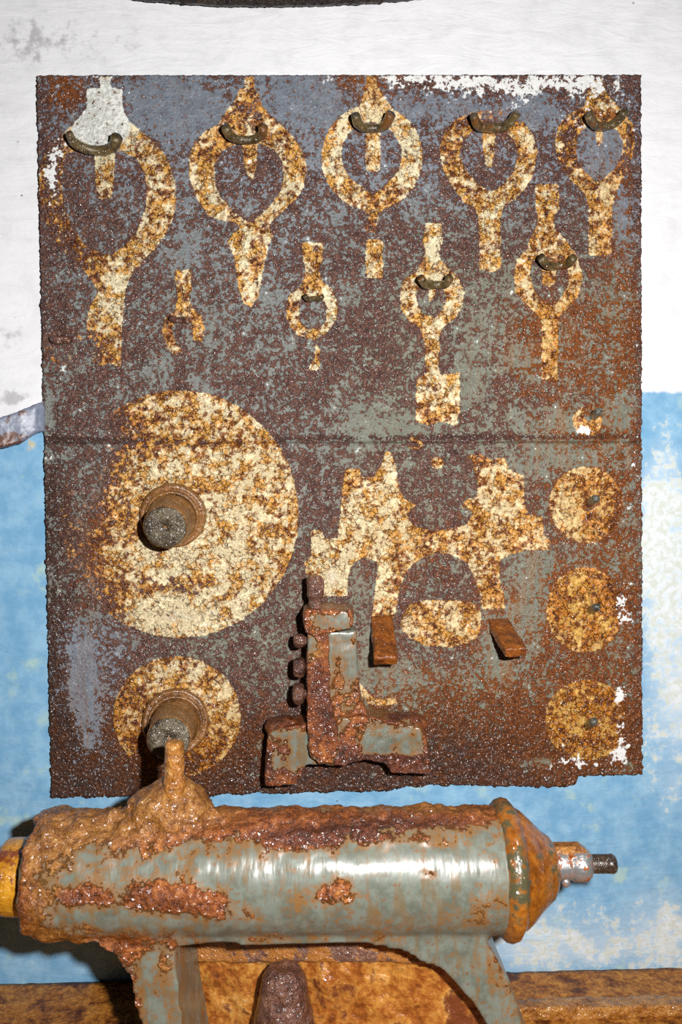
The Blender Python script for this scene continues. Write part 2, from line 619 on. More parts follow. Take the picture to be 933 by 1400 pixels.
# ------------------------------------------------------------------ lighting: the flash beside the lens
fl = bpy.data.lights.new('camera_flash', 'POINT')
fl.energy = 69
fl.shadow_soft_size = .016
fl.color = (1.0, .985, .96)
flo = bpy.data.objects.new('camera_flash', fl)
flo.location = camo.matrix_world @ Vector((.135, .075, .03))
C.objects.link(flo)
wd = bpy.data.worlds.new('world')
bpy.context.scene.world = wd
wd.use_nodes = True
wd.node_tree.nodes['Background'].inputs[0].default_value = (.8, .9, 1, 1)
wd.node_tree.nodes['Background'].inputs[1].default_value = .008

# ------------------------------------------------------------------ wall
nx, nz = 230, 250
gx = np.linspace(-.95, .95, nx)
gz = np.linspace(.62, 2.35, nz)
Z, X = np.meshgrid(gz[::-1], gx, indexing='ij')
Pg = np.stack([X, np.zeros_like(X), Z], -1)
pX, pY = proj(Pg)
# slightly bulging plaster on the left
Pg[..., 1] -= .006 * (fbm(np.stack([X.ravel(), Z.ravel(), 0 * X.ravel()], 1), 5, 3, .5, 3).reshape(X.shape) - .5)
me = thickness_grid('wall_back', nz, nx, Pg, .12)
v = verts(me)
vx, vy = proj(v)
yb = np.interp(vx, [-200, 0, 60, 880, 933, 1100], [596, 590, 575, 536, 536, 536])
set_attr(me, 'zb', (yb - vy) / 1000)
set_attr(me, 'pale', blobs(vx, vy, [(905, 720, 45, 120, .75), (925, 930, 60, 200, .62), (900, 600, 22, 50, .1), (760, 1290, 150, 60, .62), (920, 1290, 60, 70, .45), (100, 1300, 90, 50, .2), (650, 1100, 80, 30, .05), (30, 1150, 30, 200, .12)], -.02))
set_attr(me, 'bare', blobs(vx, vy, [(45, 610, 16, 30, .6), (915, 605, 24, 60, .38), (105, 1102, 60, 12, .5), (52, 900, 8, 22, .45), (50, 1000, 8, 25, .3), (20, 1180, 40, 90, .12)], -.12))
set_attr(me, 'dirt', blobs(vx, vy, [(120, 50, 120, 40, .5), (40, 60, 60, 50, .3), (20, 300, 40, 200, .25), (15, 470, 40, 70, .3), (350, 70, 140, 20, .22), (860, 60, 50, 50, .3), (900, 250, 40, 200, .16), (20, 545, 25, 12, .8)], -.06))
wall = link('wall_back', me, M['wall'])
wall['kind'] = 'structure'

# ------------------------------------------------------------------ tool board
YB = -.010            # front face of the sheets
corn = [P(50, 103, YB), P(877, 102, YB), P(879, 1070, YB), P(70, 1092, YB)]
seamL, seamR = .503, .5135
DX = .0021
board = thing('tool_board', 'tall rusty grey steel board with cream tool outlines, fixed to the wall', 'tool board', (P(470, 1085, YB)[0], YB + .004, P(470, 1085, YB)[2]))

S = []   # (outer list, hole list)
def poly(*p):
    return ('p', p)
def ell(*p):
    return ('e', p)

SHAPES = [
 # spanner outlines: outer, holes, tongues
 ([poly((137,105),(150,105),(152,120),(167,122),(168,148),(176,165),(190,178),(210,192),(228,215),(239,245),(241,275),(236,300),(225,322),(212,340),(195,357),(180,375),(172,395),(170,415),(167,440),(166,470),(165,503),(150,495),(138,500),(128,495),(122,470),(119,440),(122,420),(135,400),(128,385),(115,370),(100,355),(80,335),(65,310),(56,280),(53,250),(57,220),(68,198),(90,180),(110,160),(118,148),(119,122),(137,120))],
  [poly((90,212),(105,205),(135,206),(165,206),(185,215),(197,235),(202,262),(198,290),(188,315),(172,335),(155,348),(140,348),(115,335),(97,310),(87,280),(83,250))],
  [poly((129,200),(157,200),(156,245),(152,270),(135,272),(131,255))]),
 ([poly((335,105),(347,105),(348,122),(354,130),(358,145),(372,160),(388,172),(405,192),(416,212),(419,235),(415,255),(405,272),(390,285),(380,295),(368,308),(374,325),(366,335),(362,360),(357,385),(353,405),(345,420),(333,415),(327,395),(324,370),(318,345),(311,330),(318,320),(330,310),(320,303),(300,300),(285,295),(275,280),(265,262),(259,240),(259,215),(266,195),(280,180),(298,170),(310,152),(322,135),(328,122),(334,120))],
  [poly((305,205),(325,197),(355,196),(375,205),(386,220),(389,240),(384,260),(375,275),(360,290),(345,303),(335,302),(318,288),(302,270),(294,250),(293,225))],
  [poly((330,195),(352,195),(351,225),(347,245),(340,243),(335,230))]),
 ([ell(509,215,69,72), poly((488,160),(500,120),(503,103),(512,103),(520,125),(545,160)), poly((488,275),(532,275),(518,295),(514,318),(500,314),(503,295))],
  [ell(508,212,41,45), poly((478,240),(539,240),(525,255),(510,268),(495,255))],
  [poly((500,178),(520,178),(520,220),(518,235),(502,234),(500,220))]),
 ([poly((501,328),(524,328),(523,350),(524,380),(502,380),(500,352))], [], []),
 ([poly((601,205),(608,180),(625,162),(650,152),(690,152),(715,165),(730,185),(735,205),(731,235),(720,258),(705,272),(690,282),(684,295),(685,365),(675,372),(656,368),(655,300),(650,285),(635,275),(618,255),(606,232))],
  [poly((629,215),(632,195),(645,180),(668,172),(690,178),(704,193),(709,212),(704,232),(692,250),(678,260),(668,262),(655,252),(640,238))],
  [poly((660,170),(678,170),(677,200),(673,228),(666,228),(661,205))]),
 ([poly((759,195),(764,172),(780,155),(800,145),(806,110),(824,106),(832,130),(850,150),(866,170),(868,195),(862,225),(852,245),(842,262),(837,285),(837,345),(830,350),(805,348),(806,285),(800,265),(785,250),(770,232),(762,212))],
  [poly((787,205),(790,185),(803,172),(825,170),(845,178),(853,195),(850,215),(840,232),(825,246),(815,248),(800,236),(790,222))],
  [poly((813,170),(825,170),(823,195),(817,200))]),
 ([poly((733,252),(764,252),(765,285),(758,295),(757,308),(765,318),(776,332),(790,350),(797,380),(790,405),(775,422),(764,432),(763,520),(741,518),(741,440),(735,430),(718,415),(706,400),(703,375),(708,355),(722,340),(725,325),(735,310),(736,295),(733,285))],
  [poly((724,375),(728,358),(745,350),(765,355),(777,370),(778,388),(770,405),(758,418),(745,415),(732,400))],
  [poly((741,355),(762,355),(760,385),(752,393),(742,388))]),
 ([poly((583,305),(604,305),(605,330),(600,345),(603,358),(615,368),(628,380),(636,400),(633,420),(622,435),(607,445),(601,460),(600,500),(603,512),(629,510),(629,560),(625,582),(600,575),(590,584),(569,575),(570,520),(583,510),(581,470),(576,450),(560,440),(549,420),(547,400),(553,382),(570,372),(578,358),(582,345),(578,330))],
  [poly((569,405),(574,392),(590,388),(605,392),(611,405),(607,422),(595,435),(580,430),(572,420))],
  [poly((585,388),(597,388),(595,405),(588,412))]),
 ([poly((414,332),(443,332),(441,355),(436,368),(440,385),(455,395),(462,415),(460,438),(447,455),(430,464),(410,460),(396,445),(391,425),(395,405),(408,395),(414,388),(419,370),(414,355))],
  [poly((408,415),(415,405),(440,405),(447,420),(446,440),(435,450),(420,450),(410,440))], []),
 ([poly((432,470),(438,480),(436,505),(422,508),(424,498),(431,490))], [], []),
 ([poly((240,370),(262,368),(262,395),(258,405),(262,420),(275,430),(280,450),(277,468),(265,465),(263,445),(258,435),(240,437),(235,450),(240,468),(250,480),(238,486),(228,475),(222,455),(225,435),(240,425),(243,405),(240,392))], [], []),
 ([ell(88,474,26,24)], [ell(88,474,15,13)], []),
 # discs
 ([ell(246,703,162,169)], [], []),
 ([ell(242,980,87,82)], [], []),
 ([ell(802,690,50,52)], [ell(806,690,9,9)], []),
 ([ell(800,834,52,58)], [], []),
 ([ell(803,985,57,55)], [], []),
 ([ell(804,576,20,20)], [ell(806,568,8,8)], []),
 # bench tool outline
 ([poly((472,643),(492,641),(494,652),(510,652),(519,640),(527,618),(537,620),(541,640),(546,665),(552,683),(570,690),(556,703),(565,718),(590,726),(615,724),(640,716),(648,700),(632,692),(640,682),(652,680),(654,660),(648,640),(637,624),(655,620),(672,630),(690,625),(696,642),(716,650),(718,690),(723,702),(742,708),(744,730),(754,742),(750,752),(720,752),(700,758),(684,765),(683,790),(690,815),(690,832),(660,832),(655,808),(647,785),(640,770),(620,758),(598,757),(575,763),(558,778),(548,800),(540,845),(509,845),(513,810),(517,780),(515,768),(500,762),(483,768),(476,790),(475,815),(440,815),(437,790),(418,785),(416,770),(426,760),(425,725),(440,725),(445,738),(462,735),(466,700),(468,670))], [], []),
 ([poly((552,838),(562,824),(580,821),(625,821),(645,823),(657,836),(659,855),(652,872),(636,882),(610,885),(580,882),(560,872),(547,856))], [], []),
 ([ell(598,633,9,8)], [], []), ([ell(568,606,11,9)], [], []), ([ell(676,420,1,1)], [], []),
 ([poly((492,936),(499,942),(510,953),(525,956),(541,952),(543,962),(525,966),(506,963),(494,950))], [], []),
]


def sd_one(s, X, Y):
    return sd_poly(X, Y, s[1]) if s[0] == 'p' else sd_ell(X, Y, *s[1])


def bbox(s):
    if s[0] == 'p':
        a = np.array(s[1], float)
        return a[:, 0].min(), a[:, 0].max(), a[:, 1].min(), a[:, 1].max()
    cx, cy, rx, ry = s[1]
    return cx - rx, cx + rx, cy - ry, cy + ry


def outline_field(X, Y):
    d = np.full(X.shape, 24.0)
    for outer, hole, tongue in SHAPES:
        bb = [bbox(s) for s in outer]
        x0, x1 = min(b[0] for b in bb) - 24, max(b[1] for b in bb) + 24
        y0, y1 = min(b[2] for b in bb) - 24, max(b[3] for b in bb) + 24
        k = (X > x0) & (X < x1) & (Y > y0) & (Y < y1)
        x, y = X[k], Y[k]
        o = np.min([sd_one(s, x, y) for s in outer], 0)
        if hole:
            o = np.maximum(o, -np.min([sd_one(s, x, y) for s in hole], 0))
        if tongue:
            o = np.minimum(o, np.min([sd_one(s, x, y) for s in tongue], 0))
        d[k] = np.minimum(d[k], o)
    return d


GREY = [(250, 150, 70, 45, .62), (215, 130, 40, 30, .4), (400, 140, 50, 40, .55), (440, 130, 30, 30, .3), (560, 150, 25, 30, .3), (620, 150, 60, 16, .5), (730, 150, 45, 25, .5),
        (88, 190, 22, 30, .35), (450, 180, 20, 60, .25), (240, 260, 20, 60, .1), (580, 250, 25, 50, .25), (508, 200, 45, 40, .28), (825, 200, 30, 40, .55), (850, 300, 14, 50, .35),
        (260, 340, 28, 50, .25), (285, 455, 20, 30, .3), (220, 500, 20, 30, .25), (275, 520, 20, 25, .2), (320, 380, 60, 90, .06), (455, 300, 30, 20, .2), (370, 410, 14, 12, .5), (480, 400, 16, 20, .28),
        (650, 450, 22, 90, .30), (640, 520, 25, 50, .25), (715, 490, 26, 22, .32), (690, 420, 30, 60, .16), (840, 430, 30, 120, .12), (540, 585, 60, 14, .4), (510, 570, 40, 30, .1), (760, 575, 90, 20, .34), (760, 625, 80, 25, .36), (850, 560, 10, 30, .4),
        (66, 560, 8, 50, .45), (85, 530, 10, 40, .2), (870, 700, 20, 80, .2), (345, 400, 120, 120, .05),
        (115, 940, 17, 75, .85), (130, 1000, 20, 30, .2), (95, 900, 16, 30, .2), (500, 900, 26, 60, .30), (540, 920, 40, 40, .38), (680, 880, 22, 40, .5), (720, 830, 24, 70, .34), (640, 920, 60, 40, .12), (740, 780, 20, 60, .15), (610, 665, 40, 50, .05), (600, 795, 40, 30, -.1),
        (730, 1042, 40, 9, .5), (760, 760, 100, 60, .06), (560, 800, 40, 40, .12), (490, 800, 14, 40, .3), (380, 860, 50, 50, .08), (460, 590, 80, 40, .1), (355, 1018, 5, 14, .6), (860, 1050, 18, 14, .4)]
WHITE = [(600, 110, 60, 10, .62), (680, 120, 80, 17, .60), (770, 112, 70, 14, .60), (700, 150, 60, 12, .25), (560, 122, 30, 12, .3), (540, 105, 40, 5, .5), (820, 130, 28, 28, .52), (790, 168, 20, 10, .4), (862, 165, 12, 18, .4), (520, 140, 18, 12, .3), (735, 190, 12, 18, .25), (80, 200, 22, 26, .50), (70, 245, 14, 40, .54), (95, 265, 14, 40, .2), (72, 130, 14, 18, .3), (150, 106, 60, 3, .4), (450, 108, 20, 6, .4),
         (852, 826, 14, 28, .66), (848, 950, 9, 26, .64), (850, 1010, 11, 26, .64), (800, 1042, 40, 10, .6), (772, 1020, 12, 12, .36), (848, 1035, 20, 12, .3), (800, 588, 14, 7, .9), (868, 625, 5, 30, .5), (845, 700, 10, 14, .35), (372, 412, 8, 10, .34), (92, 505, 10, 14, .24), (120, 580, 10, 14, .3), (400, 1300, 1, 1, 0), (65, 700, 6, 200, .08), (145, 620, 14, 8, .36), (450, 400, 14, 40, .12)]
CLEAN = [(143, 150, 44, 52, 1.9), (110, 178, 16, 12, .6), (140, 185, 30, 14, .8), (140, 220, 14, 14, .3), (285, 280, 20, 30, .5), (330, 340, 20, 40, .2), (560, 210, 20, 60, .6), (455, 200, 20, 50, .35), (510, 200, 14, 30, .5), (505, 150, 40, 18, .6), (720, 190, 20, 20, .5), (670, 290, 20, 20, .3),
         (455, 425, 14, 26, .7), (595, 340, 16, 40, .6), (630, 400, 14, 30, .4), (160, 420, 20, 50, .5), (245, 845, 90, 30, .8), (230, 760, 120, 50, .3), (300, 720, 70, 90, .3), (240, 690, 60, 20, .2), (340, 640, 40, 40, .25), (200, 640, 50, 20, .2), (260, 560, 60, 20, .2),
         (455, 790, 24, 30, .9), (520, 790, 14, 40, .6), (530, 650, 14, 30, .3), (440, 740, 20, 14, .4), (310, 960, 16, 30, .5), (170, 1010, 14, 30, .3), (600, 850, 50, 30, .1), (690, 690, 30, 40, .1), (500, 700, 40, 40, .25), (600, 530, 30, 30, .3), (775, 690, 18, 30, .4), (800, 640, 30, 10, .3), (500, 955, 30, 12, .6)]
EAT = [(105, 720, 40, 150, .9), (120, 620, 50, 50, .9), (150, 560, 50, 30, .5), (175, 600, 70, 20, .3), (70, 260, 26, 90, .7), (95, 350, 40, 40, .6), (130, 480, 30, 30, .5), (88, 474, 40, 34, 1.0), (345, 150, 26, 26, .5), (300, 200, 30, 30, .2), (690, 160, 50, 14, .9), (625, 190, 26, 40, .5), (820, 160, 50, 14, .1), (780, 200, 20, 40, .6), (860, 215, 14, 40, .8), (250, 450, 40, 40, .35), (500, 300, 30, 20, .5),
       (200, 700, 60, 40, .3), (600, 350, 1, 1, 0), (230, 1050, 70, 40, .9), (175, 960, 20, 50, .3), (245, 800, 60, 14, .5), (850, 700, 14, 40, .9), (850, 834, 14, 40, .7), (855, 985, 14, 50, .5), (650, 630, 30, 20, .4), (565, 600, 30, 20, .6), (600, 842, 60, 12, .25), (560, 560, 30, 30, .2), (250, 605, 140, 6, .5), (130, 830, 40, 40, .7)]
STREAK = [(760, 480, 110, 90, .5), (850, 420, 30, 140, .4), (800, 600, 80, 40, .4), (810, 690, 60, 60, .45), (800, 830, 60, 60, 1.0), (800, 985, 60, 60, 1.0), (690, 850, 60, 60, .3), (560, 950, 90, 60, .35), (680, 950, 80, 60, .4), (250, 1020, 90, 50, .6), (90, 120, 30, 40, .8), (510, 130, 40, 30, .5), (500, 108, 50, 12, .5), (770, 450, 40, 60, .2), (600, 760, 120, 120, .18), (340, 620, 80, 90, .12), (130, 760, 40, 80, .3), (840, 250, 30, 60, .4), (670, 180, 60, 30, .35), (850, 780, 40, 300, .2)]


def sheet(name, t0, t1, seed):
    nxx = int(.83 / DX)
    nzz = int(.98 * abs(t1[0] - t0[0]) / DX)
    u = np.linspace(0, 1, nxx)[None, :, None]
    s = np.linspace(0, 1, nzz)[:, None, None]
    A, B, D, E = (np.array(c) for c in corn)
    tl, tr = A + (E - A) * t0[0], B + (D - B) * t0[1]
    bl, br = A + (E - A) * t1[0], B + (D - B) * t1[1]
    Pg = (tl * (1 - u) + tr * u) * (1 - s) + (bl * (1 - u) + br * u) * s
    flat = Pg.reshape(-1, 3)
    k = fbm(flat, 70, 4, .6, seed)
    kk = fbm(flat, 25, 3, .6, seed + 5)
    Pg[..., 1] -= ((k - .5) * .0022).reshape(Pg.shape[:2])
    # ragged, rust-eaten outer rim
    e = (fbm(flat, 230, 3, .8, seed + 9) - .5).reshape(Pg.shape[:2]) * .007
    lo = (fbm(flat, 22, 3, .6, seed + 3) - .5).reshape(Pg.shape[:2])
    du = np.minimum(np.arange(nxx), np.arange(nxx)[::-1])[None, :]
    fall = np.exp(-du / 1.0)
    sx = np.where(np.arange(nxx) < nxx / 2, 1, -1)[None, :]
    Pg[..., 0] += e * fall * sx
    if t0[0] == 0:
        Pg[..., 2] += e * np.exp(-np.arange(nzz) / 2.0)[:, None] * .5
    else:
        fz = np.exp(-np.arange(nzz)[::-1] / 3.0)[:, None]
        px_ = proj(Pg)[0]
        notch = .004 * sstep(px_, 530, 560) * (1 - sstep(px_, 640, 720)) + .012 * sstep(px_, 786, 792) * 1 - .002 * sstep(px_, 722, 728) * (1 - sstep(px_, 786, 792))
        Pg[..., 2] += (e * 1.2 + lo * .012 * (px_ < 720)) * fz + notch * np.exp(-np.arange(nzz)[::-1] / 6.0)[:, None]
    # seam edge dips back a little
    ks = np.arange(nzz)[::-1] if t0[0] == 0 else np.arange(nzz)
    Pg[..., 1] += .0022 * np.exp(-(ks / 1.2))[:, None]
    me = thickness_grid(name, nzz, nxx, Pg, .0045)
    v = verts(me)
    X, Y = proj(v)
    set_attr(me, 'sd', outline_field(X, Y))
    gr = blobs(X, Y, GREY, .335)
    gr -= .30 * sstep(Y, 930, 1010) + .12 * (1 - sstep(X, 60, 130)) + .10 * sstep(X, 855, 875)
    seamd = np.abs(Y - np.interp(X, [60, 880], [601, 597]))
    gr -= .30 * np.exp(-(seamd / 4) ** 2)
    set_attr(me, 'grey', gr)
    set_attr(me, 'green', np.clip(.75 * sstep(X, 380, 680) * sstep(Y, 240, 420) + .4 * sstep(Y, 190, 320) + .8 * sstep(Y, 680, 830) * sstep(X, 180, 330) + .3 * sstep(Y, 300, 500) - .5 * sstep(X, 820, 860) - .7 * sstep(Y, 820, 880) * (1 - sstep(X, 150, 200)), 0, 1))
    set_attr(me, 'streak', np.clip(blobs(X, Y, STREAK, .05) + .12 * sstep(Y, 560, 700) + .25 * sstep(Y, 900, 1000) + .12 * sstep(X, 640, 740) * sstep(Y, 240, 350), 0, 1))
    set_attr(me, 'white', blobs(X, Y, WHITE, -.16))
    set_attr(me, 'clean', blobs(X, Y, CLEAN, 0))
    set_attr(me, 'eat', blobs(X, Y, EAT, 0))
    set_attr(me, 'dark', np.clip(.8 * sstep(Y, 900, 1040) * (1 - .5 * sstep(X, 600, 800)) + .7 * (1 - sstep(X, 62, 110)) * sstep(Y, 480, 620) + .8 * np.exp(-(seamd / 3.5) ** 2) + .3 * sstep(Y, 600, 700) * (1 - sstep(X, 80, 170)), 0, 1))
    return link(name, me, M['board'], board)


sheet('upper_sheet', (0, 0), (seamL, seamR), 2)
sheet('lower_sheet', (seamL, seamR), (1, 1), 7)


# bent rod cradles welded to the board
def hook(pts, r, flat=1.0, name='hook', mat='hook', seed=0):
    bm = bmesh.new()
    add_tube(bm, [P(x, y, max(d, -.018 + (d + .018) * .62)) for x, y, d in pts], [q * .92 for q in r], 14, flat)
    bm2 = bm_mesh('h', bm)
    lumpy(bm2, .0011, 160, seed)
    return link(name, bm2, M[mat], board)


HOOKS = [
 ([(94, 182, -.060), (103, 196, -.040), (122, 205, -.020), (144, 205, -.018), (156, 199, -.034), (160, 188, -.056)], [.0055, .0065, .007, .007, .0075, .008]),
 ([(309, 174, -.058), (314, 185, -.036), (326, 191, -.018), (346, 191, -.017), (358, 184, -.036), (360, 174, -.058)], [.0065, .0065, .0062, .0062, .0065, .007]),
 ([(486, 158, -.058), (491, 170, -.036), (500, 175, -.018), (518, 175, -.017), (528, 170, -.036), (535, 156, -.058)], [.0065, .0068, .006, .006, .0065, .0072]),
 ([(648, 158, -.058), (655, 172, -.034), (670, 175, -.018), (686, 174, -.017), (697, 168, -.034), (707, 155, -.056)], [.006, .0068, .0066, .0066, .0065, .006]),
 ([(806, 157, -.056), (813, 170, -.034), (826, 173, -.018), (838, 170, -.018), (848, 162, -.034), (855, 153, -.054)], [.0068, .0068, .006, .006, .006, .006]),
 ([(740, 352, -.052), (748, 362, -.032), (758, 364, -.018), (770, 362, -.018), (779, 360, -.032), (785, 352, -.052)], [.006, .006, .0056, .0056, .0056, .006]),
 ([(576, 380, -.052), (582, 389, -.032), (590, 390, -.017), (604, 389, -.017), (611, 388, -.032), (615, 380, -.052)], [.006, .006, .0056, .0056, .0056, .006]),
 ([(417, 404, -.034), (422, 409, -.022), (430, 408, -.014), (437, 409, -.022), (441, 405, -.034)], [.0035, .0038, .004, .0038, .0035]),
]
for k, (p, r) in enumerate(HOOKS):
    hook(p, r, seed=k)
# the two nearly rusted-away stubs
hook([(234, 434, -.024), (240, 438, -.014), (250, 437, -.012), (258, 438, -.022)], [.004, .0045, .0045, .004], name='broken_hook', mat='bolt', seed=20)
hook([(71, 462, -.026), (78, 465, -.016), (88, 464, -.014), (97, 466, -.014)], [.005, .0065, .006, .0045], name='broken_hook', mat='bolt', seed=21)


# small pins down the right side
for k, (x, y, x2, y2) in enumerate([(812, 570, 819, 562), (806, 688, 816, 681), (808, 834, 817, 830), (804, 992, 813, 986)]):
    bm = bmesh.new()
    a, b = Vector(P(x, y, YB + .002)), Vector(P(x2, y2, -.048))
    L = (b - a).length
    add_lathe(bm, [(0, .0062), (L * .5, .0056), (L - .003, .0054), (L, .0038)], a, b - a, 18)
    pm = bm_mesh('pin', bm)
    lumpy(pm, .0012, 220, 40 + k)
    link('pin', pm, M['pin'], board)


# the two thick stepped pegs
def peg(bx, by, fx, fy, depth, r0, r1, steps, seed):
    a, b = Vector(P(bx, by, YB + .002)), Vector(P(fx, fy, depth))
    d = (b - a)
    L = d.length
    bm = bmesh.new()
    add_lathe(bm, [(0, r0 * 1.03), (.006, r0 * 1.04), (.012, r0 * 1.0), (.0135, r0 * .93), (.011, r0 * .88), (.011, r0 * .86), (.019, r0 * .84), (.021, r0 * .80), (.018, r0 * .76), (.016, r0 * .70)], a, d, 64)
    fm = bm_mesh('flange', bm)
    lumpy(fm, .0010, 120, seed)
    fo = link('flange', fm, M['flange'], board)
    bm = bmesh.new()
    prof = [(.010, r1 * 1.10)]
    s = .022
    for q in range(steps):
        prof += [(s, r1 * 1.10), (s + .004, r1 * 1.13), (s + .008, r1 * 1.04), (s + .011, r1)]
        s += .013
    prof += [(L - .010, r1 * .98), (L - .004, r1 * .98), (L - .001, r1 * .95)]
    add_lathe(bm, prof, a, d, 56)
    po = bm_mesh('peg', bm)
    lumpy(po, .0008, 130, seed + 1)
    po = link('peg', po, M['flange'], board)
    bm = bmesh.new()
    add_lathe(bm, [(L - .006, r1 * .90), (L - .0006, r1 * .93), (L + .0016, r1 * .86), (L + .002, r1 * .5), (L + .0012, r1 * .09), (L - .003, r1 * .06)], a, d, 48)
    em = bm_mesh('end_face', bm)
    eo = link('end_face', em, M['peg_end'], po)
    eo['label'] = 'wet pitted grey end of the peg'
    return po


peg(238, 704, 226, 721, -.082, .0425, .0285, 1, 60)
peg(241, 985, 231, 1010, -.115, .0430, .0275, 2, 70)


# two drooping flat tabs
def tab(p0, p1, w, th, d0, d1, seed):
    a, b = Vector(P(p0[0], p0[1], d0)), Vector(P(p1[0], p1[1], d1))
    d = (b - a).normalized()
    side = d.cross(Vector((0, 0, 1)))
    side = Vector((1, 0, 0)) - d * d.x
    side.normalize()
    up = side.cross(d).normalized()
    bm = bmesh.new()
    fr, bk = [], []
    for s, t in ((-1, -1), (1, -1), (1, 1), (-1, 1)):
        bk.append(a + side * (s * w / 2) + up * (t * th / 2))
        fr.append(b + side * (s * w / 2) + up * (t * th / 2))
    add_prism(bm, fr, bk)
    me = fuse(bm, .002, 5)
    lumpy(me, .002, 90, seed)
    return link('tab', me, M['tab'], board)


tab((522, 846), (528, 904), .030, .014, YB + .004, -.070, 80)
tab((681, 850), (706, 893), .029, .014, YB + .004, -.075, 83)


# ------------------------------------------------------------------ small cast stand leaning on the board
def paint_cast(me, rust, ochre=(), deep=(), base=(.1, .1, .1), wob=.9):
    X, Y = proj(verts(me))
    vv = verts(me)
    r = blobs(X, Y, rust, base[0]) + (fbm(vv, 38, 4, .6, 77) - .5) * wob
    set_attr(me, 'rust', r)
    set_attr(me, 'ochre', blobs(X, Y, ochre, base[1]))
    set_attr(me, 'deep', blobs(X, Y, deep, base[2]))
    return r


b0 = P(475, 1078, -.045)
stand = thing('cast_stand', 'small rusty grey cast stand with a clamp and screw against the board', 'stand', b0)
YS = YB - .0045
bm = bmesh.new()
px_prism(bm, [(366, 1004), (380, 996), (416, 990), (452, 984), (495, 978), (530, 984), (575, 994), (585, 1010), (590, 1058), (535, 1058), (528, 1044), (498, 1040), (470, 1048), (418, 1046), (408, 1072), (362, 1076)], -.066, YS)
px_prism(bm, [(447, 862), (488, 862), (491, 960), (500, 985), (520, 1000), (500, 1035), (440, 1035), (440, 960)], -.056, YS)
px_prism(bm, [(447, 866), (487, 866), (493, 950), (503, 978), (530, 994), (545, 1004), (500, 1040), (440, 1040)], -.0565, YS)
add_ellipsoid(bm, P(545, 988, -.040), (.040, .022, .014))
add_ellipsoid(bm, P(388, 992, -.040), (.026, .022, .014))
bd = fuse(bm, .0022, 6)
rr = paint_cast(bd, [(545, 975, 50, 16, .8), (385, 985, 40, 14, .9), (465, 920, 8, 30, .45), (470, 1030, 16, 30, .9), (560, 1052, 40, 12, .9), (380, 1065, 40, 12, .9), (586, 1000, 8, 60, .6), (365, 1040, 8, 60, .6), (520, 1036, 60, 6, .7), (490, 960, 8, 40, .25)], [(475, 920, 20, 60, .5)], [(545, 975, 50, 20, .6), (470, 1040, 200, 24, .8), (380, 980, 40, 24, .6)], (.20, .1, .1), 1.3)
lumpy(bd, .0022, 75, 90, 3, .35 + np.clip(rr, 0, 1))
link('body', bd, M['cast'], stand)

bm = bmesh.new()
px_prism(bm, [(421, 858), (449, 858), (452, 960), (462, 1000), (464, 1030), (455, 1044), (436, 1046), (424, 1036), (421, 1000), (419, 930)], -.082, -.045)
bar = fuse(bm, .002, 6)
rr = paint_cast(bar, [(435, 960, 30, 70, .8), (452, 980, 14, 40, .5), (435, 1010, 30, 20, .3), (445, 900, 10, 40, .5)], [(430, 890, 12, 14, .9)], [(435, 940, 24, 50, .6), (450, 990, 14, 30, .6)], (.25, .1, .05))
lumpy(bar, .0024, 80, 92, 3, .35 + np.clip(rr, 0, 1))
link('slide_bar', bar, M['cast'], stand)

bm = bmesh.new()
px_prism(bm, [(414, 838), (420, 834), (482, 834), (484, 858), (470, 862), (430, 870), (417, 866)], -.090, YS - .006)
px_prism(bm, [(436, 838), (484, 832), (484, 850), (436, 850)], -.060, YS)
cl = fuse(bm, .002, 6)
rr = paint_cast(cl, [(460, 822, 40, 10, 1.0), (417, 850, 8, 20, .7), (445, 868, 50, 6, .7), (484, 850, 6, 30, .7), (450, 835, 40, 5, .6)], [(460, 860, 30, 10, .3)], [(460, 820, 40, 12, .5)], (.16, .1, .05))
lumpy(cl, .0018, 85, 94, 3, .4 + np.clip(rr, 0, 1))
link('clamp', cl, M['cast'], stand)

bm = bmesh.new()
sx = P(431, 800, -.066)
zt, zb_ = P(431, 787, -.066)[2], P(431, 842, -.066)[2]
add_lathe(bm, [(0, .009), (zt - zb_ - .030, .009), (zt - zb_ - .027, .0115), (zt - zb_ - .004, .012), (zt - zb_, .0095)], (sx[0], sx[1], zb_), (0, 0, 1), 6)
sc = fuse(bm, .0016, 3)
lumpy(sc, .0016, 110, 96)
link('screw', sc, M['bolt'], stand)
for k, (x, y, rx, rz) in enumerate([(411, 876, .010, .0095), (411, 912, .011, .0135), (410, 949, .0115, .0145)]):
    bm = bmesh.new()
    c = P(x, y, -.064)
    e = P(424, y, -.064)
    add_lathe(bm, [(0, rz * .72), (.003, rz * .98), (.012, rz), (.0145, rz * .8)], c - np.array([.009, 0, 0]), (1, 0, 0), 6, (0, .3, 1))
    add_lathe(bm, [(0, .0055), (abs(e[0] - c[0]) + .004, .0055)], c, (1, 0, 0), 16)
    km = fuse(bm, .0018, 3)
    lumpy(km, .0016, 120, 100 + k)
    link('bolt_head', km, M['bolt'], stand)

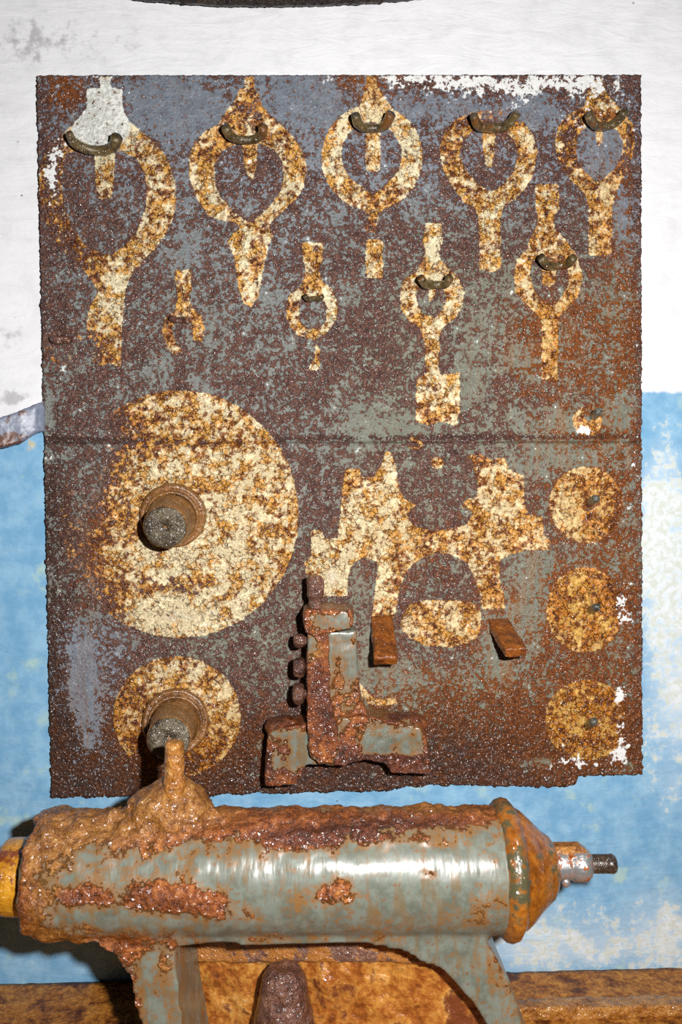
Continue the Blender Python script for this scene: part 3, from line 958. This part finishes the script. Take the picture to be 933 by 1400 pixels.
# ------------------------------------------------------------------ bench against the wall
zB = P(300, 1337, 0)[2]
bm = bmesh.new()
v1 = P(-130, 1346, 0)[2]
v2 = P(1060, 1320, 0)[2]
zb1 = (v1 + v2) / 2
YF = -.42
NX, NY = 190, 60
X1 = np.linspace(-.9, .9, NX)
Y1 = np.linspace(-.002, YF, NY)
gy, gxx = np.meshgrid(Y1, X1, indexing='ij')
pts = np.stack([gxx, gy, np.zeros_like(gxx)], -1)
zl, zr = P(0, 1344, 0), P(933, 1322, 0)
zline = lambda x: zl[2] + (zr[2] - zl[2]) * (x - zl[0]) / (zr[0] - zl[0])
pts[..., 2] = zline(gxx)
fl3 = pts.reshape(-1, 3)
pts[..., 2] += ((fbm(fl3, 60, 4, .6, 31) - .5) * .004).reshape(gxx.shape)
V = pts.reshape(-1, 3)
idx = np.arange(NX * NY).reshape(NY, NX)
q = np.stack([idx[:-1, :-1], idx[1:, :-1], idx[1:, 1:], idx[:-1, 1:]], -1).reshape(-1, 4)
rim = list(idx[0, :]) + list(idx[1:, -1]) + list(idx[-1, -2::-1]) + list(idx[-2:0:-1, 0])
n0 = len(V)
Vb = V[rim] - np.array([0, 0, .03])
Fs = [tuple(f) for f in q] + [(rim[k], rim[(k + 1) % len(rim)], n0 + (k + 1) % len(rim), n0 + k) for k in range(len(rim))] + [tuple(range(n0 + len(rim) - 1, n0 - 1, -1))]
bmh = from_arrays('top', np.vstack([V, Vb]), Fs)
bench = thing('bench', 'rusty orange-brown steel bench ledge along the foot of the wall', 'bench', (0, -.2, zline(0) - .03))
link('bench_top', bmh, M['bench'], bench)
# the raised angle lip along the bench on the right
bm = bmesh.new()
px_prism(bm, [(640, 1384), (700, 1379), (940, 1375), (1010, 1374), (1010, 1420), (640, 1425)], -.100, -.078)
lip = fuse(bm, .0026, 3)
lumpy(lip, .003, 90, 33)
link('edge_lip', lip, M['stud'], bench)

# ------------------------------------------------------------------ the machine head on the bench
YA = -.22
mz = P(400, 1400, YA)
mach = thing('machine_head', 'large rusty grey cast machine head with a horizontal barrel and arched legs on the bench', 'machine', (P(400, 1400, YA)[0], YA, zline(0)))
xa = lambda px: P(px, 1190, YA)[0]
cA, cB = P(40, 1193, YA), P(700, 1187, YA)
ax = (cB - cA) / np.linalg.norm(cB - cA)
RB = .0655


def along(px):
    """distance along the barrel axis for a photo column"""
    return (P(px, 1190, YA)[0] - cA[0]) / ax[0]


bm = bmesh.new()
L0 = along(690)
add_lathe(bm, [(along(52), RB * .93), (along(60), RB * .98), (along(80), RB), (along(300), RB * .985), (along(640), RB * .99), (L0, RB * .99)], cA, ax, 72)
# boss on the crown
bc = P(237, 1122, YA)
add_ellipsoid(bm, P(232, 1118, YA), (.050, .036, .040))
add_ellipsoid(bm, P(240, 1098, YA), (.032, .030, .030))
# arched pedestal: front outline, back outline a little tapered
fr = [(95, 1245), (110, 1282), (160, 1303), (182, 1345), (197, 1400), (220, 1600), (280, 1600), (247, 1400), (240, 1330), (238, 1296), (300, 1290), (500, 1286), (556, 1297), (606, 1326), (646, 1370), (680, 1425), (740, 1600), (800, 1600), (716, 1400), (697, 1340), (664, 1284), (640, 1240)]
bk = [(140, 1200), (150, 1215), (175, 1235), (196, 1262), (210, 1300), (240, 1480), (300, 1480), (272, 1310), (270, 1270), (268, 1240), (310, 1230), (480, 1226), (540, 1236), (586, 1262), (622, 1300), (650, 1330), (700, 1480), (745, 1480), (682, 1310), (666, 1262), (640, 1220), (600, 1190)]
px_prism(bm, fr, -.262, -.150, bk)
cm = fuse(bm, .0034, 5)
v = verts(cm)
X, Y = proj(v)
rust = paint_cast(cm,
    [(230, 1095, 90, 45, 1.0), (120, 1130, 70, 26, .8), (60, 1150, 30, 40, .6), (200, 1135, 120, 22, .55), (510, 1115, 190, 24, .85), (420, 1145, 90, 22, .7), (640, 1110, 60, 14, .6), (560, 1150, 60, 10, .3),
     (90, 1225, 60, 16, .7), (200, 1230, 60, 18, .65), (290, 1235, 50, 18, .6), (60, 1265, 40, 26, .55), (120, 1290, 60, 18, .75), (465, 1222, 36, 22, .62), (660, 1235, 16, 26, .5), (590, 1195, 10, 8, .35), (250, 1190, 30, 50, .12), (170, 1155, 24, 30, .5), (90, 1185, 40, 16, .3), (205, 1205, 40, 14, .3), (330, 1250, 60, 12, .3), (550, 1262, 60, 10, .22), (340, 1180, 30, 10, .2),
     (180, 1350, 16, 60, .6), (225, 1330, 20, 60, .35), (200, 1290, 60, 14, .4), (690, 1370, 20, 50, .45), (660, 1300, 16, 30, .25), (40, 1200, 16, 100, .6), (450, 1283, 150, 6, .25)],
    [(230, 1090, 100, 50, .9), (110, 1140, 90, 50, .55), (600, 1105, 100, 14, .5), (465, 1100, 70, 8, .5), (60, 1220, 30, 90, .6), (225, 1340, 30, 60, .5), (465, 1222, 30, 16, .3), (660, 1235, 20, 30, .6), (120, 1280, 60, 30, .4)],
    [(430, 1145, 110, 18, .8), (560, 1128, 120, 16, .7), (100, 1228, 50, 14, .5), (230, 1235, 80, 16, .5), (180, 1370, 20, 40, .4)], (.06, .1, .0))
lumpy(cm, .0105, 62, 110, 4, np.clip(rust - .14, 0, 1))
lumpy(cm, .0012, 40, 111, 2)
link('casting', cm, M['cast'], mach)

# end cap with its rolled rim
bm = bmesh.new()
s0 = along(676)
d1 = along(700)
prof = [(s0, RB * .97), (s0 + .002, RB * 1.03), (s0 + .006, RB * 1.085), (s0 + .012, RB * 1.11), (s0 + .018, RB * 1.085), (s0 + .0215, RB * 1.02), (s0 + .0235, RB * .965), (d1 + .012, RB * .90), (along(738), RB * .64), (along(744), RB * .57), (along(751), RB * .51), (along(756), RB * .43), (along(756) + .002, RB * .30)]
add_lathe(bm, prof, cA, ax, 72)
em = bm_mesh('cap', bm)
bm = bmesh.new()
bm.from_mesh(em)
bmesh.ops.subdivide_edges(bm, edges=bm.edges[:], cuts=2, use_grid_fill=True)
bpy.data.meshes.remove(em)
em = bm_mesh('end_cap', bm)
lumpy(em, .0016, 60, 120)
link('end_cap', em, M['cap'], mach)

# spindle nose
sA = P(750, 1181, YA)
sB = P(842, 1181, YA)
sd_ = sB - sA
Ls = np.linalg.norm(sd_)
col_ = lambda px: (P(px, 1181, YA)[0] - sA[0]) / (sd_[0] / Ls)
bm = bmesh.new()
add_lathe(bm, [(0, .0165), (col_(757), .0165), (col_(782), .0168), (col_(783), .0185), (col_(800), .0185), (col_(806), .0150), (col_(808), .010)], sA, sd_, 40)
spm = bm_mesh('spindle', bm)
lumpy(spm, .0008, 120, 130)
sp = link('spindle', spm, M['chrome'], mach)
bm = bmesh.new()
prof = [(col_(804), .0090)]
s = col_(806)
while s < col_(826):
    prof += [(s, .0086), (s + .0009, .0102), (s + .0018, .0086)]
    s += .0019
prof += [(col_(827), .0098), (col_(838), .0104), (col_(841), .0090), (col_(842), .004)]
add_lathe(bm, prof, sA, sd_, 32)
link('thread', bm_mesh('thread', bm), M['thread'], sp)
# key on top of the spindle nose and a drip-like grub screw under it
bm = bmesh.new()
px_prism(bm, [(756, 1159), (796, 1158), (806, 1166), (800, 1172), (756, 1172)], YA - .009, YA + .006)
km = fuse(bm, .0015, 4)
link('key', km, M['stud'], sp)
bm = bmesh.new()
add_ellipsoid(bm, P(774, 1206, YA - .004), (.0050, .005, .0056))
link('grub_screw', bm_mesh('g', bm), M['chrome'], sp)

# stub shaft on the left
shA = P(2, 1198, YA)
shB = P(70, 1197, YA)
sdd = shB - shA
bm = bmesh.new()
Ln = np.linalg.norm(sdd)
add_lathe(bm, [(0, .018), (.001, .034), (.006, .0385), (.012, .0395), (Ln * .6, .0395), (Ln, .039)], shA, sdd, 56)
sm = bm_mesh('stub_shaft', bm)
bm = bmesh.new(); bm.from_mesh(sm)
bmesh.ops.subdivide_edges(bm, edges=bm.edges[:], cuts=1, use_grid_fill=True)
bpy.data.meshes.remove(sm)
sm = bm_mesh('stub_shaft', bm)
lumpy(sm, .0012, 70, 140)
link('stub_shaft', sm, M['ochre'], mach)

# stud on the crown boss
bm = bmesh.new()
t0, t1 = P(239, 1092, YA - .012), P(238, 1013, YA - .012)
Lq = np.linalg.norm(t1 - t0)
add_lathe(bm, [(0, .013), (Lq * .3, .0122), (Lq * .6, .0110), (Lq * .93, .0112), (Lq, .0085)], t0, t1 - t0, 24)
st = fuse(bm, .0022, 3)
lumpy(st, .0026, 80, 150)
link('stud', st, M['stud'], mach)

# rear web of the pedestal
wl, wr = -.140, -.222
z0, z1 = 1.07, .70
xl = P(255, 1330, wl)[0]
xt, xb_ = P(640, 1330, wr)[0], P(728, 1330, wr)[0]
ztl, ztr = P(270, 1312, wl)[2], P(650, 1314, wr)[2]
for nm, mt, o1, o2, zb_l, za, amp in (('rear_web', 'rear', 0, .03, z1, z1, .007), ('rear_lip', 'lip', -.007, .004, ztl, ztr, .003)):
    bm = bmesh.new()
    k_ = (z0 - za) / (z0 - z1)
    xr_ = xt + (xb_ - xt) * k_
    add_prism(bm, [(xl, wl + o1, z0), (xt, wr + o1, z0), (xr_, wr + o1, za), (xl, wl + o1, zb_l)], [(xl, wl + o2, z0), (xt, wr + o2, z0), (xr_, wr + o2, za), (xl, wl + o2, zb_l)])
    rw = fuse(bm, .0030, 2)
    lumpy(rw, amp, 30, 160, 4)
    link(nm, rw, M[mt], mach)

# crusted clamping bolt under the arch
bm = bmesh.new()
ba, bt = P(392, 1500, -.195), P(388, 1322, -.195)
Lb = np.linalg.norm(bt - ba)
add_lathe(bm, [(0, .036), (Lb * .3, .036), (Lb * .62, .034), (Lb * .8, .028), (Lb * .93, .026), (Lb, .018)], ba, bt - ba, 24)
bo = fuse(bm, .003, 4)
lumpy(bo, .006, 42, 170, 4)
link('clamp_bolt', bo, M['bolt'], mach)

# feet and bolt end on the bench top
for o_ in mach.children:
    mm = o_.data
    vv = verts(mm)
    w_ = vv + np.array(mach.location)
    vv[:, 2] = np.maximum(w_[:, 2], zline(w_[:, 0]) + .0028) - mach.location.z
    mm.vertices.foreach_set('co', vv.ravel())
    mm.update()

# ------------------------------------------------------------------ strap at the left, pipe at the top
bm = bmesh.new()
top = [P(60, 547, -.014), P(48, 552, -.022), P(26, 561, -.030), P(0, 570, -.036), P(-40, 588, -.042), P(-90, 612, -.046)]
wid = [.040, .038, .042, .040, .042, .042]
fr, bk = [], []
for p, w_ in zip(top, wid):
    fr.append(p)
for p, w_ in reversed(list(zip(top, wid))):
    fr.append(p - np.array([0, 0, w_]))
bk = [np.array([p[0], p[1] + .010, p[2]]) for p in fr]
add_prism(bm, fr, bk)
# bracket foot that ties the strap to the wall
px_prism(bm, [(-95, 600), (-60, 590), (-60, 650), (-95, 660)], -.040, .004)
sm = fuse(bm, .0024, 2)
lumpy(sm, .0016, 90, 180)
so = link('metal_strap', sm, M['strap'])
tag(so, 'grey flat metal strap with rust, left of the board', 'strap')
recenter(so, P(20, 590, -.03))

bm = bmesh.new()
pp = [(60, -34), (150, -16), (240, -7), (310, -3), (385, -2.5), (455, -4), (525, -8), (620, -18), (720, -38)]
add_tube(bm, [P(x, y, -.020) for x, y in pp], .0095, 18)
for k in range(26):
    x = 235 + k * 11.5 + random.uniform(-4, 4)
    y = np.interp(x, [p[0] for p in pp], [p[1] for p in pp]) + 8.5
    add_ellipsoid(bm, P(x, y, -.022), (.0035 * random.uniform(.6, 1.3), .003, .0034 * random.uniform(.5, 1.2)), 12)
pm = fuse(bm, .0018, 1)
lumpy(pm, .0016, 130, 190)
po = link('pipe', pm, M['pipe'])
tag(po, 'dark rusty pipe sagging across the wall at the top edge', 'pipe')
recenter(po, P(385, -5, -.02))

# ------------------------------------------------------------------ colour management
sc_ = bpy.context.scene
sc_.view_settings.view_transform = 'Standard'
sc_.view_settings.look = 'None'
sc_.view_settings.gamma = 1
sc_.view_settings.exposure = 0
sc_.view_settings.use_curve_mapping = False
sc_.cycles.use_denoising = False
sc_.display_settings.display_device = 'sRGB'
